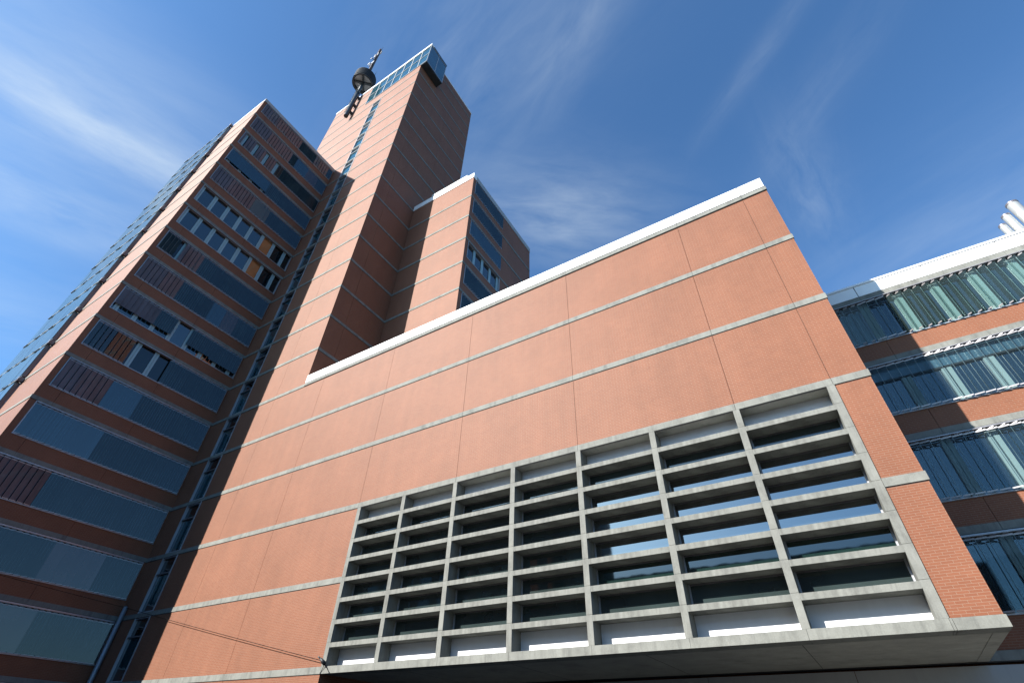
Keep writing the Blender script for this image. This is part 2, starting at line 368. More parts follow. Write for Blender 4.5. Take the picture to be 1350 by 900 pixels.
# right end wall, facing +x
fr = Face((HR-HO.x, F-HO.y, 0), (0, 1, 0), (1, 0, 0))
for k in range(0, 5): fr.box(b, .0302, SOF-F, -.03, 0, zb(k)+BH, zb(k+1)-.03, 'brick')
b.build('brick_wall', hall)
def band_mesh(x0, x1, z0, z1, breaks, right=False, mat='conc'):
    mb = MB(); e = [x0]+[q for q in breaks if x0 < q < x1]+[x1]
    for i in range(len(e)-1):
        ff.box(mb, e[i]+(.006 if i else 0), e[i+1]-(.006 if i < len(e)-2 else 0)+(.03 if right and i == len(e)-2 else 0), -.02, .035, z0, z1, mat)
    ff.box(mb, x0+.002, x1-.04, -.035, .004, z0-.029, z0-.001, 'dark')
    if right: fr.box(mb, .0202, SOF-F, -.02, .03, z0, z1, mat)
    return mb
band_mesh(T, GX0-.006, zb(0), zb(0)+BH, [-26.92]).build('concrete_band', hall)
band_mesh(T, GX0-.02, zb(1), zb(1)+BH, [-26.92]).build('concrete_band', hall)
band_mesh(GX1+.03, HR, zb(1), zb(1)+BH, [], True).build('concrete_band', hall)
for k in (2, 3, 4): band_mesh(T, HR, zb(k), zb(k)+BH, xs[1:-1], True).build('concrete_band', hall)
band_mesh(T, HR, zb(5)+.06, zb(5)+.30, xs[1:-1], True, 'conc_smooth').build('concrete_coping', hall)
mb = MB(); e = [T+.02, -26.92]+[GX0+BAY*i for i in range(0, 8)]+[HR]
for i in range(len(e)-1): ff.box(mb, e[i]+.018, e[i+1]-.018+(.0 if i < len(e)-2 else 0), -.45, .06, zb(5)+.305, zb(5)+.98, 'white')
ff.box(mb, T+.05, HR-.05, -.40, .02, zb(5)+.31, zb(5)+.96, 'dark')
fr.box(mb, .46, SOF-F, -.45, .0, zb(5)+.305, zb(5)+.978, 'white')
mb.build('white_coping', hall)
mb = MB(); mb.box(T+.3-HO.x, HR-.3-HO.x, F+.3-HO.y, SOF-HO.y, 22.31, 22.5, 'roof'); mb.build('roof', hall)
# bottom beam and soffit of the overhang
mb = MB()
e = [GX0+BAY*i for i in range(0, 8)]
for i in range(7): ff.box(mb, e[i]+.004, e[i+1]-.004, -.65, .035, zb(0), zb(0)+BH, 'conc')
ff.box(mb, GX1+.004, GX1+.06, -.65, .034, zb(0), zb(0)+BH, 'conc')
mb.build('grid_bottom_beam', hall)
mb = MB(); ff.box(mb, GX1+.068, HR+.035, -.65, .04, zb(0)-.004, zb(0)+BH-.004, 'conc'); mb.build('corner_beam', hall)
mb = MB(); mb.box(GX0+.002-HO.x, HR-.28-HO.x, F+.655-HO.y, SOF-.03-HO.y, zb(0)+.004, zb(0)+.20, 'soffit')
mb.box(HR-.275-HO.x, HR+.03-HO.x, F+.655-HO.y, SOF-.03-HO.y, zb(0)-.004, zb(0)+BH, 'soffit')
for x in (-16, -11, -6, -1.5): mb.box(x-HO.x, x+.02-HO.x, F+.66-HO.y, SOF-.05-HO.y, zb(0)+.0015, zb(0)+.05, 'dark')
mb.build('soffit', hall)
# the concrete grid
mb = MB(); ff.box(mb, GX0, GX1, -.75, -.0205, zb(2)+.001, zb(2)+.018, 'soffit'); mb.build('grid_top_lintel', hall)
ROW = .8915; GD = .59
def fin(i, w): 
    mb = MB(); x = GX0+BAY*i
    xa = x-.02 if i == 0 else (x-w/2)
    xb_ = xa+w if i < 7 else x+.02
    if i == 7: xa = xb_-w
    for j in range(8):
        za = zb(0)+BH+ROW*j; zt = zb(0)+BH+ROW*(j+1)
        if j == 7: zt = zb(2)-.002
        ff.box(mb, xa, xb_, -GD, .036, za+(.004 if j else .002), zt-.004, 'conc_smooth')
    return mb.build('concrete_fin', hall), xa, xb_
fins = [fin(i, .22 if 0 < i < 7 else .24) for i in range(8)]
cell = lambda i: (fins[i][2]+.002, fins[i+1][1]-.002)
ref = {}
for i in range(7):
    ca, cb = cell(i)
    for j in range(1, 8):
        za = zb(0)+BH+ROW*j-.20
        key = round(cb-ca, 3)
        if key not in ref:
            mb = MB(); mb.hexa([(0,0,0), (cb-ca,0,0), (cb-ca,-GD-.03,0), (0,-GD-.03,0), (0,0,.155), (cb-ca,0,.155), (cb-ca,-GD-.03,.18), (0,-GD-.03,.18)], 'conc')
            ref[key] = mb.mesh('concrete_shelf')
        o = bpy.data.objects.new('concrete_shelf', ref[key]); C.objects.link(o); o.parent = hall
        o.location = (ca-HO.x, F+GD-HO.y, za)
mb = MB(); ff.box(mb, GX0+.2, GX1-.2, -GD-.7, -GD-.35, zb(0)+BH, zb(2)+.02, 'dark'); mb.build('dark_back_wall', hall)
for i in range(7):
    ca, cb = cell(i)
    for j in range(8):
        z0 = zb(0)+BH+ROW*j; z1 = z0+ROW-.20
        if j == 7: z1 = zb(2)
        if j in (0, 7):
            mb = MB(); ff.box(mb, ca, cb, -GD-.04, -GD-.012, z0+.003, z1-.003, 'whitepanel')
            if j == 0:
                for q in (.16, .5, .84): ff.box(mb, ca+(cb-ca)*q-.02, ca+(cb-ca)*q+.02, -GD-.012, -GD+.03, z0+.05, z0+.075, 'steel')
            mb.build('infill_panel', hall)
        else:
            mb = MB(); f0, f1 = -GD-.06, -GD-.002
            ff.box(mb, ca, ca+.05, f0, f1, z0+.002, z1-.002, 'alu'); ff.box(mb, cb-.05, cb, f0, f1, z0+.002, z1-.002, 'alu')
            ff.box(mb, ca+.05, cb-.05, f0, f1, z1-.045, z1-.002, 'clip'); ff.box(mb, ca+.05, cb-.05, f0, f1, z0+.002, z0+.05, 'alu')
            w = mb.build('window', hall)
            mb = MB(); ff.box(mb, ca+.052, cb-.052, -GD-.05, -GD-.035, z0+.052, z1-.047, 'glass_hall' if i < 4 or j in (1, 6) else 'glass_sky' if j > 2 else 'glass_street'); mb.build('pane', w)  # reflections built in

# ------------------------------------------------------------------ tower
TL = -50.0; TB = 29.4; TOPZ = 89.15
tower = thing('brick_tower', 'tall slender brick tower with a glazed top corner and narrow window strip', 'building', (-40, 20, 0))
TO = Vector((-40, 20, 0)); tf = Face((-TO.x, F-TO.y, 0), (1, 0, 0), (0, -1, 0)); tr_ = Face((T-TO.x, F-TO.y, 0), (0, 1, 0), (1, 0, 0))
SX0, SX1 = -38.35, -36.55; CX0 = -40.8; CZ = 82.4; CY = 3.75
b = MB()
b.box(TL-TO.x, SX0-TO.x, F+.03-TO.y, TB-.03-TO.y, 0, TOPZ, 'brick'); b.box(SX1-TO.x, T-.03-TO.x, F+.03-TO.y, TB-.03-TO.y, 0, CZ, 'brick')
b.box(SX0-TO.x, SX1-TO.x, F+.25-TO.y, TB-.03-TO.y, 0, TOPZ, 'brick'); b.box(SX1-TO.x, T-.03-TO.x, F+CY-TO.y, TB-.03-TO.y, CZ, TOPZ, 'brick')
for k in range(-1, 24):
    z0 = zb(k)+BH if k >= 0 else 0; z1 = min(zb(k+1)-.03, TOPZ)
    for xa, xb_ in ((TL, SX0), (SX0, SX1), (SX1, -32.4), (-32.4, T)):
        a0, a1, c0, c1 = xa, xb_, z0, z1
        if xa == SX0 and k < 21: continue
        if k >= 21:
            if c1 > CZ:
                if a0 >= CX0: c1 = min(c1, CZ-.02)
                else: a1 = min(a1, CX0)
            if k > 21 and a0 >= CX0: continue
        if c1-c0 > .05: tf.box(b, a0+(.008 if a0 != TL else 0), a1-(.008 if a1 != T else 0), -.03, 0, c0, c1, 'brick')
        if k == 21 and xa == TL: tf.box(b, CX0+.002, SX0-.008, -.03, 0, z0, CZ-.02, 'brick')
    if k >= 5 or True:
        if k < 21: 
            for ua, ub in ((.0302, 1.6), (1.6, 7.0), (7.0, TB-F)): tr_.box(b, ua+(.008 if ua > 1 else 0), ub-.008, -.03, 0, z0, z1, 'brick')
        else:
            tr_.box(b, CY+.02, TB-F, -.03, 0, z0, z1, 'brick')
            if z0 < CZ-.3: tr_.box(b, .0302, CY, -.03, 0, z0, CZ-.02, 'brick')
b.build('brick_wall', tower)
for k in range(0, 24):
    mb = MB(); z = zb(k)
    segs = [(TL, T)] if k < 22 else [(TL, CX0-.02)]
    if z < TOPZ-.3:
        for a0, a1 in segs:
            for c0, c1 in ((a0, SX0-.1), (SX0-.1, SX1+.1), (SX1+.1, a1)):
                c1 = min(c1, a1)
                if c1 > c0: tf.box(mb, c0+(.005 if c0 != TL else -.02), c1-.005+(.035 if c1 == T and k > 5 else 0), -.02, .035, z, z+BH, 'conc'); tf.box(mb, c0+.01, c1-.02, -.033, .003, z-.029, z-.001, 'dark')
        if k >= 22 and z < TOPZ-.3: mb.build('concrete_band', tower); mb = MB()
        if k > 5:
            tr_.box(mb, (.0202 if k < 22 else CY+.03), TB-F, -.02, .03, z, z+BH, 'conc'); tr_.box(mb, (.05 if k < 22 else CY+.05), TB-F-.01, -.033, .003, z-.029, z-.001, 'dark')
        mb.build('concrete_band', tower)
for k in range(0, 21):
    zz0, zz1 = zb(k)+BH+.01, zb(k+1)-.01
    mb = MB(); tf.box(mb, SX0, SX0+.06, -.2, .02, zz0, zz1, 'alu'); tf.box(mb, SX1-.07, SX1, -.2, .045, zz0, zz1, 'alu')
    tf.box(mb, SX0+.06, SX1-.07, -.2, -.01, zz1-.06, zz1, 'alu'); tf.box(mb, SX0+.06, SX1-.07, -.2, -.02, zz1-1.08, zz1-1.0, 'clip' if k < 13 else 'alu'); tf.box(mb, SX0+.06, SX1-.07, -.2, -.01, zz0, zz0+.06, 'alu')
    w = mb.build('strip_window', tower)
    mb = MB(); tf.box(mb, SX0+.062, SX1-.072, -.15, -.13, zz0+.062, zz1-1.082, 'glass_teal' if k < 13 else 'crown'); mb.build('pane', w)  # darker glass on shaded storeys, brighter sky-reflecting glass on sunlit ones
    mb = MB(); tf.box(mb, SX0+.062, SX1-.072, -.19, -.17, zz1-.998, zz1-.062, 'glass_black' if k < 13 else 'crown'); mb.build('pane', w)
# glazed top corner
GR = T+1.15
mb = MB(); us = [CX0+ (GR-CX0)*i/7 for i in range(8)]
cf = Face((-TO.x, F-.05-TO.y, 0), (1, 0, 0), (0, -1, 0)); cr = Face((GR-TO.x, F-.05-TO.y, 0), (0, 1, 0), (1, 0, 0))
CT = 88.75; CM = 85.5; cyd = CY+.05
for i, u in enumerate(us):
    cf.box(mb, u-.06 if i else u, u+.06 if i < 7 else u, -.12, .03, CZ, CT, 'frame')
for z in (CZ, CM, CT-.12): 
    for i in range(7): cf.box(mb, us[i]+(.061 if i else .121), us[i+1]-.061, -.1, .025, z, z+.12, 'frame')
for v in (.06, cyd/2, cyd-.06): cr.box(mb, v-.055, v+.055, -.1, .02, CZ, CT, 'alu')
for z in (CZ, CT-.12):
    for a0, a1 in ((.12, cyd/2-.056), (cyd/2+.056, cyd-.12)): cr.box(mb, a0, a1, -.09, .015, z, z+.12, 'alu')
fr_ = mb.build('glazed_corner', tower)
for i in range(7):
    for z0, z1 in ((CZ+.121, CM-.001), (CM+.121, CT-.121)):
        mb = MB(); cf.box(mb, us[i]+.061, us[i+1]-.061, -.06, -.03, z0, z1, 'crown'); mb.build('pane', fr_)
for a0, a1 in ((.12, cyd/2-.056), (cyd/2+.056, cyd-.12)):
    mb = MB(); cr.box(mb, a0, a1, -.06, -.03, CZ+.121, CT-.121, 'crown'); mb.build('pane', fr_)
mb = MB(); mb.box(T+.002-TO.x, GR-.02-TO.x, F-.04-TO.y, F+CY-TO.y, CZ-.25, CZ-.002, 'steel'); mb.build('box_underside', fr_)
mb = MB(); mb.box(T-.4-TO.x, GR-.12-TO.x, F+CY-.08-TO.y, F+CY-.02-TO.y, CZ, CT, 'alu'); mb.build('back_panel', fr_)
mb = MB()
tf.box(mb, TL-.05, CX0-.01, -.5, .08, TOPZ, TOPZ+.55, 'white'); cf.box(mb, CX0, GR+.05, -.5, .08, CT+.005, CT+.55, 'white')
tr_.box(mb, CY+.08, TB-F+.05, -.5, .06, TOPZ, TOPZ+.35, 'white'); cr.box(mb, .51, cyd+.03, -.5, .06, CT+.005, CT+.42, 'glass_teal')
mb.build('roof_coping', tower)
mb = MB(); mb.box(TL+.4-TO.x, T-.4-TO.x, F+.4-TO.y, TB-.3-TO.y, TOPZ, TOPZ+.1, 'roof'); mb.build('roof', tower)

# ------------------------------------------------------------------ left wing
WX, WY, WL = -40.47, 5.93, -57.6
wing = thing('office_wing', 'shaded office wing on the left with ribbon windows and glass louvres', 'building', (-49, 11, 0))
WO = Vector((-49, 11, 0)); wr = Face((WX-WO.x, -WO.y, 0), (0, 1, 0), (1, 0, 0)); wf = Face((-WO.x, WY-WO.y, 0), (1, 0, 0), (0, -1, 0))
WT = 61.55; W0, W1 = 6.30, 16.86
b = MB()
b.box(WL-WO.x, WX-.25-WO.x, WY+.25-WO.y, F-.004-WO.y, 0, WT, 'brick')
for k in range(-1, 17):
    z0 = zb(k)+BH if k >= 0 else 0
    zt = zb(k+1)-.03 if k < 16 else WT
    sill = zb(k+1)-2.36
    if k >= 16: continue
    # right (shaded) face: spandrel, and the piers beside the windows
    for ua, ub in ((WY+.0302, 7.1), (7.1, 11.9), (11.9, F-.004)): wr.box(b, ua+(.008 if ua > 7 else 0), ub-(.008 if ub < 16 else 0), -.25, 0, z0, sill-.055, 'brick')
    wr.box(b, WY+.0302, W0-.003, -.25, 0, sill-.055, zt, 'brick'); wr.box(b, W1+.003, F-.004, -.25, 0, sill-.055, zt, 'brick')
    # sunlit front
    wf.box(b, -47.0, WX, -.03, 0, z0, zt, 'brick'); wf.box(b, WL, -57.0, -.25, 0, z0, zt, 'brick')
    wf.box(b, -57.0, -47.0, -.25, 0, z0, sill-.055, 'brick'); wf.box(b, -47.0, WX-.25, -.25, -.03, z0, zt, 'brick')
b.build('brick_wall', wing)
for k in range(0, 16):
    mb = MB(); z = zb(k)
    es = [WY, 7.1, 11.9, F-.005]
    for i in range(3): wr.box(mb, es[i]+(.006 if i else .0202), es[i+1]-.006, -.24, .03, z, z+BH, 'conc_smooth')
    wr.box(mb, WY+.05, F-.02, -.24, .003, z-.029, z-.001, 'dark')
    wf.box(mb, WL, WX+.03, -.02, .035, z, z+BH, 'conc'); wf.box(mb, WL+.02, WX-.03, -.2, .003, z-.029, z-.001, 'dark')
    mb.build('concrete_band', wing)
A = -.22
rows = {   # storey: louvre panels as (from, to, glass, blade angle[, lower edge]); open rows show the windows behind
 16: [(0, .52, 'l_open', A), (.52, .74, 'l_clear'), (.74, .94, 'l_open', A), (.94, 1, 'l_dark', 0.27)],
 15: [(0, .5, 'l_open', A), (.5, .57, 'l_clear'), (.57, .73, 'l_blue', 0.22), (.73, .88, 'l_pink', 0.25), (.88, 1, 'l_dark', 0.27)],
 14: [(0, .02, 'l_open', A), (.055, .145, 'l_open', A), (.18, .27, 'l_open', A), (.31, .40, 'l_open', A), (.44, .50, 'l_clear', A), (.5, 1, 'l_clear')],
 13: [(0, .24, 'l_blue', 0.13, .3), (.24, .46, 'l_blue', 0.14, .3), (.46, .62, 'l_flat', 0.19), (.62, 1, 'l_dark', 0.23)],
 12: [(0, .42, 'l_open', A), (.42, .6, 'l_tan', 0.18), (.6, .78, 'l_flat', 0.22), (.78, 1, 'l_dark', 0.27)],
 11: [], 10: [],
 9: [(0, .12, 'l_clear', A), (.16, .33, 'l_open', A), (.33, .46, 'l_flat', 0.16), (.46, .56, 'l_dark', 0.19), (.56, .72, 'l_flat', 0.21), (.72, .85, 'l_dark', 0.25), (.85, 1, 'l_flat', 0.27)],
 8: [(0, .30, 'l_open', A), (.30, .58, 'l_flat', 0.15), (.58, .70, 'l_blue', 0.22), (.70, .82, 'l_pink', 0.25), (.82, 1, 'l_flat', 0.27)],
 7: [(0, .28, 'l_open', .2, .55), (.28, .42, 'l_flat', 0.15, .55), (.55, .75, 'l_flat', 0.21, .55), (.75, 1, 'l_flat', 0.26, .4)],
 6: [(0, .26, 'l_dark', A), (.52, .75, 'l_flat', 0.20), (.75, 1, 'l_flat', 0.26)],
 5: [(0, .28, 'l_open', A), (.28, .48, 'l_blue', 0.15), (.48, .7, 'l_flat', 0.20), (.7, .88, 'l_flat', 0.25), (.88, 1, 'l_dark', 0.27)],
 4: [(0, .22, 'l_blue', 0.13), (.22, .4, 'l_blue', 0.13), (.4, .62, 'l_flat', 0.18), (.62, .86, 'l_flat', 0.23), (.86, 1, 'l_dark', 0.27)],
 3: [(0, .28, 'l_open', A), (.28, .5, 'l_flat', 0.15), (.5, .72, 'l_flat', 0.20), (.72, 1, 'l_flat', 0.25)],
 2: [(0, .36, 'l_flat', 0.13), (.36, .5, 'l_flat', 0.17), (.5, .78, 'l_pink', 0.20), (.78, 1, 'l_flat', 0.27)],
 1: [(0, .3, 'l_flat', 0.13), (.3, .6, 'l_pink', 0.15), (.6, .85, 'l_flat', 0.22), (.85, 1, 'l_dark', 0.27)],
 0: [(0, .5, 'l_flat', 0.13), (.5, 1, 'l_flat', 0.20)],
}
for k, sg in rows.items():
    head = zb(k)-.03 if k < 16 else WT-.02
    pn = ['glass']*5 + ['glass_orange', 'glass_black', 'glass_black', 'glass_black'] if k in (10, 11) else (['glass_black'] if k not in (7, 13) else ['glass'])
    if k == 14: pn = ['glass_black', 'glass', 'glass_black', 'glass', 'glass_teal', 'glass', 'glass_orange', 'glass_teal', 'glass']
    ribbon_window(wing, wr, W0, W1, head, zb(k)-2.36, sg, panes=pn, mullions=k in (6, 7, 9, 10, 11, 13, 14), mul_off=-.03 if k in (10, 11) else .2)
for k in range(2, 17):
    head = zb(k)-.03 if k < 16 else WT-.02
    fm = MB(); wf.box(fm, -56.99, -56.93, -.22, .03, zb(k)-2.36, head, 'alu'); wf.box(fm, -47.07, -47.01, -.22, .03, zb(k)-2.36, head, 'alu'); wf.box(fm, -56.92, -47.08, -.22, .03, head-.06, head, 'alu'); wf.box(fm, -56.99, -47.01, -.22, .04, zb(k)-2.41, zb(k)-2.362, 'alu')
    w = fm.build('screened_window', wing)
    for q in range(6):
        p = MB(); x0 = -56.92+q*1.64; wf.box(p, x0+.02, x0+1.62, -.19, -.17, zb(k)-2.355, head-.065, 'glass'); p.build('pane', w)
    mb = MB(); wf.box(mb, -57.0, -47.06, .22, .34, zb(k)-.02, zb(k)+.08, 'rail')
    for q in range(5): wf.box(mb, -57.0+q*2.5, -56.2+q*2.5, .345, .37, zb(k)-.05, zb(k)+.05, 'steel')
    mb.build('louvre_rail', w)
    mb = MB(); wf.box(mb, -47.05, -46.8, .037, .38, zb(k)-.16, zb(k)+.2, 'clip'); mb.build('rail_bracket', w)
    mb = MB(); wf.box(mb, -47.10, -47.075, .045, .283, zb(k)-3.2, zb(k)-.18, 'transom'); mb.build('screen_return', w)
    for q in range(6):
        p = MB(); wf.slat(p, -56.2+q*1.65, 1.60, .29, .014, random.uniform(-.05, -.02), zb(k)-3.25, zb(k)-.03, 'screen'); p.build('glass_screen', w)
        p = MB(); wf.box(p, -56.2+q*1.65+.815, -56.2+q*1.65+.835, .25, .325, zb(k)-3.3, zb(k)-.025, 'steel'); p.build('screen_post', w)
mb = MB()
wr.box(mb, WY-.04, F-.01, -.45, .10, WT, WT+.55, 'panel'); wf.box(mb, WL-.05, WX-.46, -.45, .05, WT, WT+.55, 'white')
mb.build('roof_coping', wing)
mb = MB(); mb.box(WL+.4-WO.x, WX-.5-WO.x, WY+.5-WO.y, F-.1-WO.y, WT, WT+.1, 'roof'); mb.build('roof', wing)

# ------------------------------------------------------------------ second block behind
RX = -20.25; RY = 22.54; RB = 34.95; RTOP = 51.05
rear = thing('rear_block', 'shorter brick block behind, right of the tower, with five shaded window bands', 'building', (-25, 29, 0))
RO = Vector((-25, 29, 0)); rf = Face((-RO.x, RY-RO.y, 0), (1, 0, 0), (0, -1, 0)); rr = Face((RX-RO.x, -RO.y, 0), (0, 1, 0), (1, 0, 0))
b = MB(); b.box(T+.05-RO.x, RX-.25-RO.x, RY+.03-RO.y, RB-RO.y, 0, RTOP, 'brick')
V0, V1 = 23.0, 28.65
for k in range(4, 13):
    z0 = zb(k)+BH; z1 = zb(k+1)-.03 if k < 12 else RTOP
    rf.box(b, T+.05, RX, -.03, 0, z0, z1, 'brick')
    wnd = k >= 7
    head = zb(k+1)-.03 if k < 12 else RTOP-.12
    sill = head-2.33
    if wnd:
        rr.box(b, RY+.0302, RB, -.25, 0, z0, sill-.055, 'brick'); rr.box(b, RY+.0302, V0-.003, -.25, 0, sill-.055, z1, 'brick'); rr.box(b, V1+.003, RB, -.25, 0, sill-.055, z1, 'brick')
        if k == 12: rr.box(b, V0, V1, -.25, 0, head+.002, RTOP, 'brick')
    else: rr.box(b, RY+.0302, RB, -.25, 0, z0, z1, 'brick')
b.box(RX-.25-RO.x, RX-RO.x, RY+.0302-RO.y, RB-RO.y, 0, zb(4)+BH-.3, 'brick'); 
b.build('brick_wall', rear)
for k in range(4, 13):
    mb = MB(); z = zb(k)
    rf.box(mb, T+.05, RX+.03, -.02, .035, z, z+BH, 'conc'); rf.box(mb, T+.06, RX-.04, -.033, .003, z-.029, z-.001, 'dark')
    rr.box(mb, RY+.0202, RB, -.24, .03, z, z+BH, 'conc_smooth'); rr.box(mb, RY+.05, RB-.02, -.24, .003, z-.029, z-.001, 'dark'); mb.build('concrete_band', rear)
vs = {12: [(0, 1, 'l_flat', .35)], 11: [(0, .15, 'l_flat', .3), (.15, 1, 'l_dark', .3)], 10: [(0, 1, 'l_blue', .22)], 9: [], 8: [(0, 1, 'l_flat', .35)], 7: [(0, 1, 'l_dark', .3)]}
for k, sg in vs.items():
    head = zb(k+1)-.03 if k < 12 else RTOP-.12
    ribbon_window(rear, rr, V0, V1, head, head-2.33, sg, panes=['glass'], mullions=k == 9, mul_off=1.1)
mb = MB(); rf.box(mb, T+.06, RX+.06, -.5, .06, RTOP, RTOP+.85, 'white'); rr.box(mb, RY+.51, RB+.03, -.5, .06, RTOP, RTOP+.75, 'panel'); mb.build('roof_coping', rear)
mb = MB(); mb.box(T+.4-RO.x, RX-.5-RO.x, RY+.5-RO.y, RB-.2-RO.y, RTOP, RTOP+.1, 'roof'); mb.build('roof', rear)

# ------------------------------------------------------------------ right wing
LX1 = 42.0
lab = thing('laboratory_wing', 'long brick office range at right with louvred ribbon windows and white fascia', 'building', (12, 28, 0))
LO = Vector((12, 28, 0)); lf = Face((-LO.x, RY-LO.y, 0), (1, 0, 0), (0, -1, 0))
LZ = [18.55, zb(3), zb(2), zb(1)]
b = MB(); lx0 = RX+.3
b.box(lx0-LO.x, LX1-LO.x, RY+.25-LO.y, 36-LO.y, 0, 18.55, 'brick')
jx = [lx0]+[5.15+5.47*i for i in range(-4, 7)]+[LX1]
for i in range(len(jx)-1):
    for z in LZ[:]:
        lf.box(b, jx[i]+.008, jx[i+1]-.008, -.25, 0, z-3.6+BH if z < 18 else zb(3)+BH, z-2.455, 'brick')
b.build('brick_wall', lab)
for z in (zb(0), zb(1), zb(2), zb(3), 18.55):
    mb = MB()
    for i in range(len(jx)-1): lf.box(mb, jx[i]+.006, jx[i+1]-.006, -.24, .03, z, z+(BH if z < 18 else .27), 'conc_smooth')
    lf.box(mb, lx0+.1, LX1-.1, -.24, .003, z-.029, z-.001, 'dark'); mb.build('concrete_band', lab)
mb = MB(); e = [5.15+2.735*i for i in range(-8, 14)]
for i in range(len(e)-1): lf.box(mb, e[i]+.016, e[i+1]-.016, -.5, .045, 18.825, 19.47, 'white')
lf.box(mb, e[0]+.02, e[-1]-.02, -.45, .02, 18.83, 19.46, 'dark'); lf.box(mb, e[0], e[-1], -.5, .09, 19.475, 19.58, 'white'); mb.build('white_fascia', lab)
mb = MB(); mb.box(lx0-LO.x, LX1-LO.x, RY+.5-LO.y, 36-LO.y, 18.56, 18.7, 'roof'); mb.build('roof', lab)
wx0, wx1 = 3.2, 30.6
for z, sg, tr2 in ((18.55, [(0, .06, 'l_bright', .18), (.06, .10, 'l_clear', .1), (.10, .30, 'l_bright', .62), (.30, 1, 'l_bright', .66)], None),
                   (zb(3), [(0, .5, 'l_clear', .08), (.5, 1, 'l_clear', .1)], 14.26), (zb(2), [(0, .5, 'l_clear', .10), (.5, 1, 'l_clear', .1)], None), (zb(1), [(0, .5, 'l_clear', .10), (.5, 1, 'l_clear', .1)], None)):
    ribbon_window(lab, lf, wx0, wx1, z-.03, z-2.40, sg, proj=.12, mull='mull', mul_off=4.93-3.2-1.37, transom=tr2, panes=['glass'])
mb = MB(); pe = [GX0+.1, -15, -10.2, -5.4, -.6, 4.2, 9.0, 14, 19, 24, 30, 42]
for i in range(len(pe)-1): lf.box(mb, pe[i]+.01, pe[i+1]-.01, -.02, .012, .15, zb(0)-.10, 'panel')
mb.build('ground_floor_panels', lab)

# ------------------------------------------------------------------ antenna mast on the tower
AX, AY = -44.05, 16.30
mast = thing('antenna_mast', 'dark antenna mast with a ribbed drum, bracketed to the tower top', 'antenna', (AX, AY, 80.8))
def lz(z): return z-80.8
mb = MB(); mb.tube((0, 0, 0), (0, 0, lz(89.2)), .34, .34, 'steel', 20, False); mb.tube((0, 0, .02), (0, 0, lz(89.2)), .29, .29, 'black', 20); mb.ring((0, 0), .28, .39, lz(89.1), lz(89.4), 'steel', 20); mb.build('lower_tube', mast)
mb = MB(); mb.tube((0, 0, lz(89.2)), (0, 0, lz(96.5)), .25, .22, 'steel', 16); mb.build('upper_tube', mast)
for z in (82.6, 85.2, 88.2):
    mb = MB(); mb.box(-.16, .16, .3, F-AY-.003, lz(z), lz(z)+.5, 'steel'); mb.box(-.4, .4, F-AY-.06, F-AY-.003, lz(z)-.1, lz(z)+.6, 'steel'); mb.build('wall_bracket', mast)
mb = MB(); DB = 93.2
for i in range(6): mb.ring((0, 0), 1.60, 1.90 if i else 1.86, lz(DB+i*.47), lz(DB+i*.47)+.20, 'black')
mb.ring((0, 0), 1.56, 1.62, lz(DB+.02), lz(DB+2.7), 'steel'); mb.build('slatted_drum', mast)
mb = MB(); mb.ring((0, 0), .3, 1.59, lz(DB+.75), lz(DB+.85), 'greymesh')
mb.build('drum_floor', mast)
for k in range(4):
    a = math.pi/4+k*math.pi/2; mb = MB(); c, s = math.cos(a), math.sin(a)
    P = [(c*.2-s*.14, s*.2+c*.14), (c*1.6-s*.14, s*1.6+c*.14), (c*1.6+s*.14, s*1.6-c*.14), (c*.2+s*.14, s*.2-c*.14)]
    mb.hexa([(*p, lz(DB+.25)) for p in P]+[(*p, lz(DB+.95)) for p in P], 'steel'); mb.build('spoke', mast)
mb = MB()
for a in range(4):
    x, y = .26*math.cos(a*math.pi/2+.6), .26*math.sin(a*math.pi/2+.6); mb.tube((x, y, lz(95.5)), (x*.8, y*.8, lz(109.6)), .07, .06, 'rust', 8)
z = 96.0
k = 0
while z < 109.2:
    for a in range(4):
        p = [(.25*math.cos((a+i)*math.pi/2+.6), .25*math.sin((a+i)*math.pi/2+.6)) for i in (0, 1)]
        mb.tube((*p[0], lz(z)), (*p[1], lz(z+.45)), .03, .03, 'rust', 6)
    z += .45
mb.tube((0, 0, lz(95.5)), (0, 0, lz(109.8)), .2, .17, 'rust', 10); mb.build('lattice_mast', mast)
for dx, dy, z, r in ((-.75, -.35, 102.6, .36), (-.95, .2, 103.8, .30), (-.55, -.5, 104.6, .25), (.55, -.35, 101.5, .40), (.4, -.45, 104.2, .28)):
    mb = MB(); mb.tube((dx, dy-.10, lz(z)), (dx, dy+.02, lz(z)), r, r*.55, 'dish', 16); mb.tube((dx, dy, lz(z)), (0, 0, lz(z)), .05, .05, 'steel', 8); mb.build('dish', mast)
for dx, dy, z in ((-.5, -.2, 106.0), (.42, -.2, 105.6), (-.42, .25, 108.0), (.4, .2, 107.4), (-.9, -.1, 102.2)):
    mb = MB(); mb.box(dx-.09, dx+.09, dy-.07, dy+.07, lz(z), lz(z)+1.3, 'dish'); mb.tube((dx, dy, lz(z)+.6), (0, 0, lz(z)+.6), .035, .035, 'steel', 8); mb.build('panel_antenna', mast)

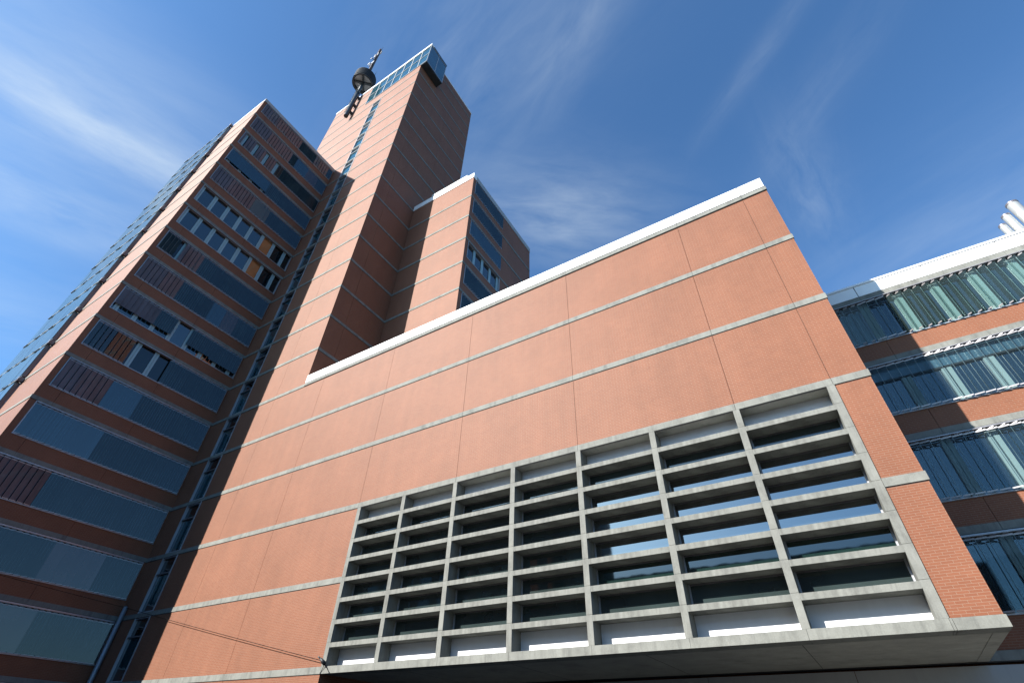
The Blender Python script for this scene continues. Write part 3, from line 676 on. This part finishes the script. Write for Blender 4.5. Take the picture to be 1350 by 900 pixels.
for dx, dy, z, h in ((.3, .1, 106.4, 4.4), (-.28, .2, 105.0, 4.0), (.1, -.3, 103.0, 3.2), (1.5, .6, DB+2.6, 2.2), (-1.4, -.8, DB+2.6, 1.8)):
    mb = MB(); mb.tube((dx, dy, lz(z)), (dx, dy, lz(z+h)), .045, .03, 'steel', 6)
    if abs(dx) < 1: mb.tube((dx, dy, lz(z)+.1), (0, 0, lz(z)+.1), .03, .03, 'steel', 6)
    mb.build('whip_antenna', mast)
mb = MB()
for sx in (-.17, .17): mb.tube((sx, -.42, lz(81.5)), (sx, -.42, lz(93.1)), .022, .022, 'steel', 6)
for i in range(29): mb.tube((-.17, -.42, lz(81.7+.4*i)), (.17, -.42, lz(81.7+.4*i)), .016, .016, 'steel', 5)
for z in (82.5, 87.5, 91.5): mb.tube((.0, -.42, lz(z+.05)), (0, -.2, lz(z+.05)), .02, .02, 'steel', 5)
mb.build('ladder', mast)

# ------------------------------------------------------------------ roof rail of the second block
mb = MB(); mb.box(-2.6, 2.55, -.12, .12, .10, .17, 'steel'); mb.box(-2.6, 2.55, -.14, .14, .175, .34, 'white')
for x in (-2.3, -.8, .8, 2.3): mb.box(x-.05, x+.05, -.08, .08, .002, .10, 'steel')
o = mb.build('roof_rail', None, (-23.75, RY+.08, RTOP+.85)); tag(o, 'white metal rail lying along the roof edge of the block right of the tower', 'rail')

# ------------------------------------------------------------------ flues
for x, y, zt, r, lab_ in ((15.05, 28.0, 26.0, .27, 'thickest and tallest of the three white metal flues above the right roof'), (14.47, 28.05, 25.35, .20, 'middle white metal flue between its taller and shorter neighbours'), (14.05, 28.1, 24.8, .17, 'shortest and leftmost of the three white metal flues above the right roof')):
    t = thing('flue_pipe', lab_, 'flue', (x, y, 18.7), 'metal flues above the right roof')
    h = zt-18.7
    mb = MB(); mb.tube((0, 0, .002), (0, 0, h), r, r, 'flue', 28, False); mb.tube((0, 0, .1), (0, 0, h-.12), r*.9, r*.9, 'dark', 20)
    for q in (.35, .62): mb.ring((0, 0), r*.99, r*1.02, h*q, h*q+.05, 'flue', 28)
    mb.build('pipe', t)
    mb = MB(); mb.ring((0, 0), r*.95, r*1.06, h-.10, h+.012, 'clip', 28); mb.build('rim', t)

# ------------------------------------------------------------------ pole, cable and insulator
PT = Vector((-39.86, 16.81, 8.53))
mb = MB(); mb.tube((0, 0, .10), (0, 0, PT.z+.05), .15, .125, 'pole', 16); mb.tube((0, 0, .10), (0, 0, .6), .2, .2, 'pole', 16); mb.tube((0, 0, PT.z+.05), (0, 0, PT.z+.11), .13, .06, 'steel', 16)
o = mb.build('pole', None, (PT.x, PT.y, 0)); tag(o, 'slim grey metal pole standing before the shaded wing at lower left', 'pole')
AN = Vector((-19.98, 16.84, 4.66))
def cable_mesh(mb, a, b_, sag, r, n=14):
    pts = [a.lerp(b_, i/n) + Vector((0, 0, -sag*4*(i/n)*(1-i/n))) for i in range(n+1)]
    for i in range(n): mb.tube(pts[i], pts[i+1], r, r, 'cable', 6)
mb = MB(); cable_mesh(mb, PT+Vector((0, 0, 0)), AN, .03, .013); cable_mesh(mb, PT, Vector((-39.95, -8, 9.8)), .08, .013)
o = mb.build('overhead_cable'); tag(o, 'thin dark cable strung from the grey pole to the sunlit brick facade', 'cable')
ins = thing('cable_insulator', 'small dark insulator where the cable meets the brick wall', 'insulator', AN)
mb = MB(); mb.tube((-.10, -.06, .08), (.10, .06, -.10), .055, .085, 'black', 12); mb.tube((-.2, -.12, .15), (-.1, -.06, .08), .03, .03, 'steel', 10); mb.build('body', ins)
for dx in (-.12, .42):
    mb = MB(); mb.tube((.10, .06, -.10), (dx, F-.04-AN.y, -.42), .012, .012, 'cable', 6); mb.tube((dx, F-.034-AN.y, -.42), (dx, F-.06-AN.y, -.42), .03, .03, 'steel', 8); mb.build('stay_wire', ins)

# ------------------------------------------------------------------ block across the street, mirrored in the grid's panes
opp = thing('street_building', 'dark building across the street, mirrored in the panes of the concrete grid', 'building', (-50, -24, 0))
mb = MB(); mb.box(-22, 25, -6, 6, 0, 27.5, 'facade_far'); mb.box(25, 62, -6, 5.9, 0, 16.6, 'facade_far'); mb.build('wall', opp)
for s in range(5):
    for i in range(14):
        mb = MB(); x = -20+3.2*i; mb.box(x, x+1.9, 6.0, 6.05, 2+s*4.2, 4.4+s*4.2, 'glass'); mb.build('window', opp)
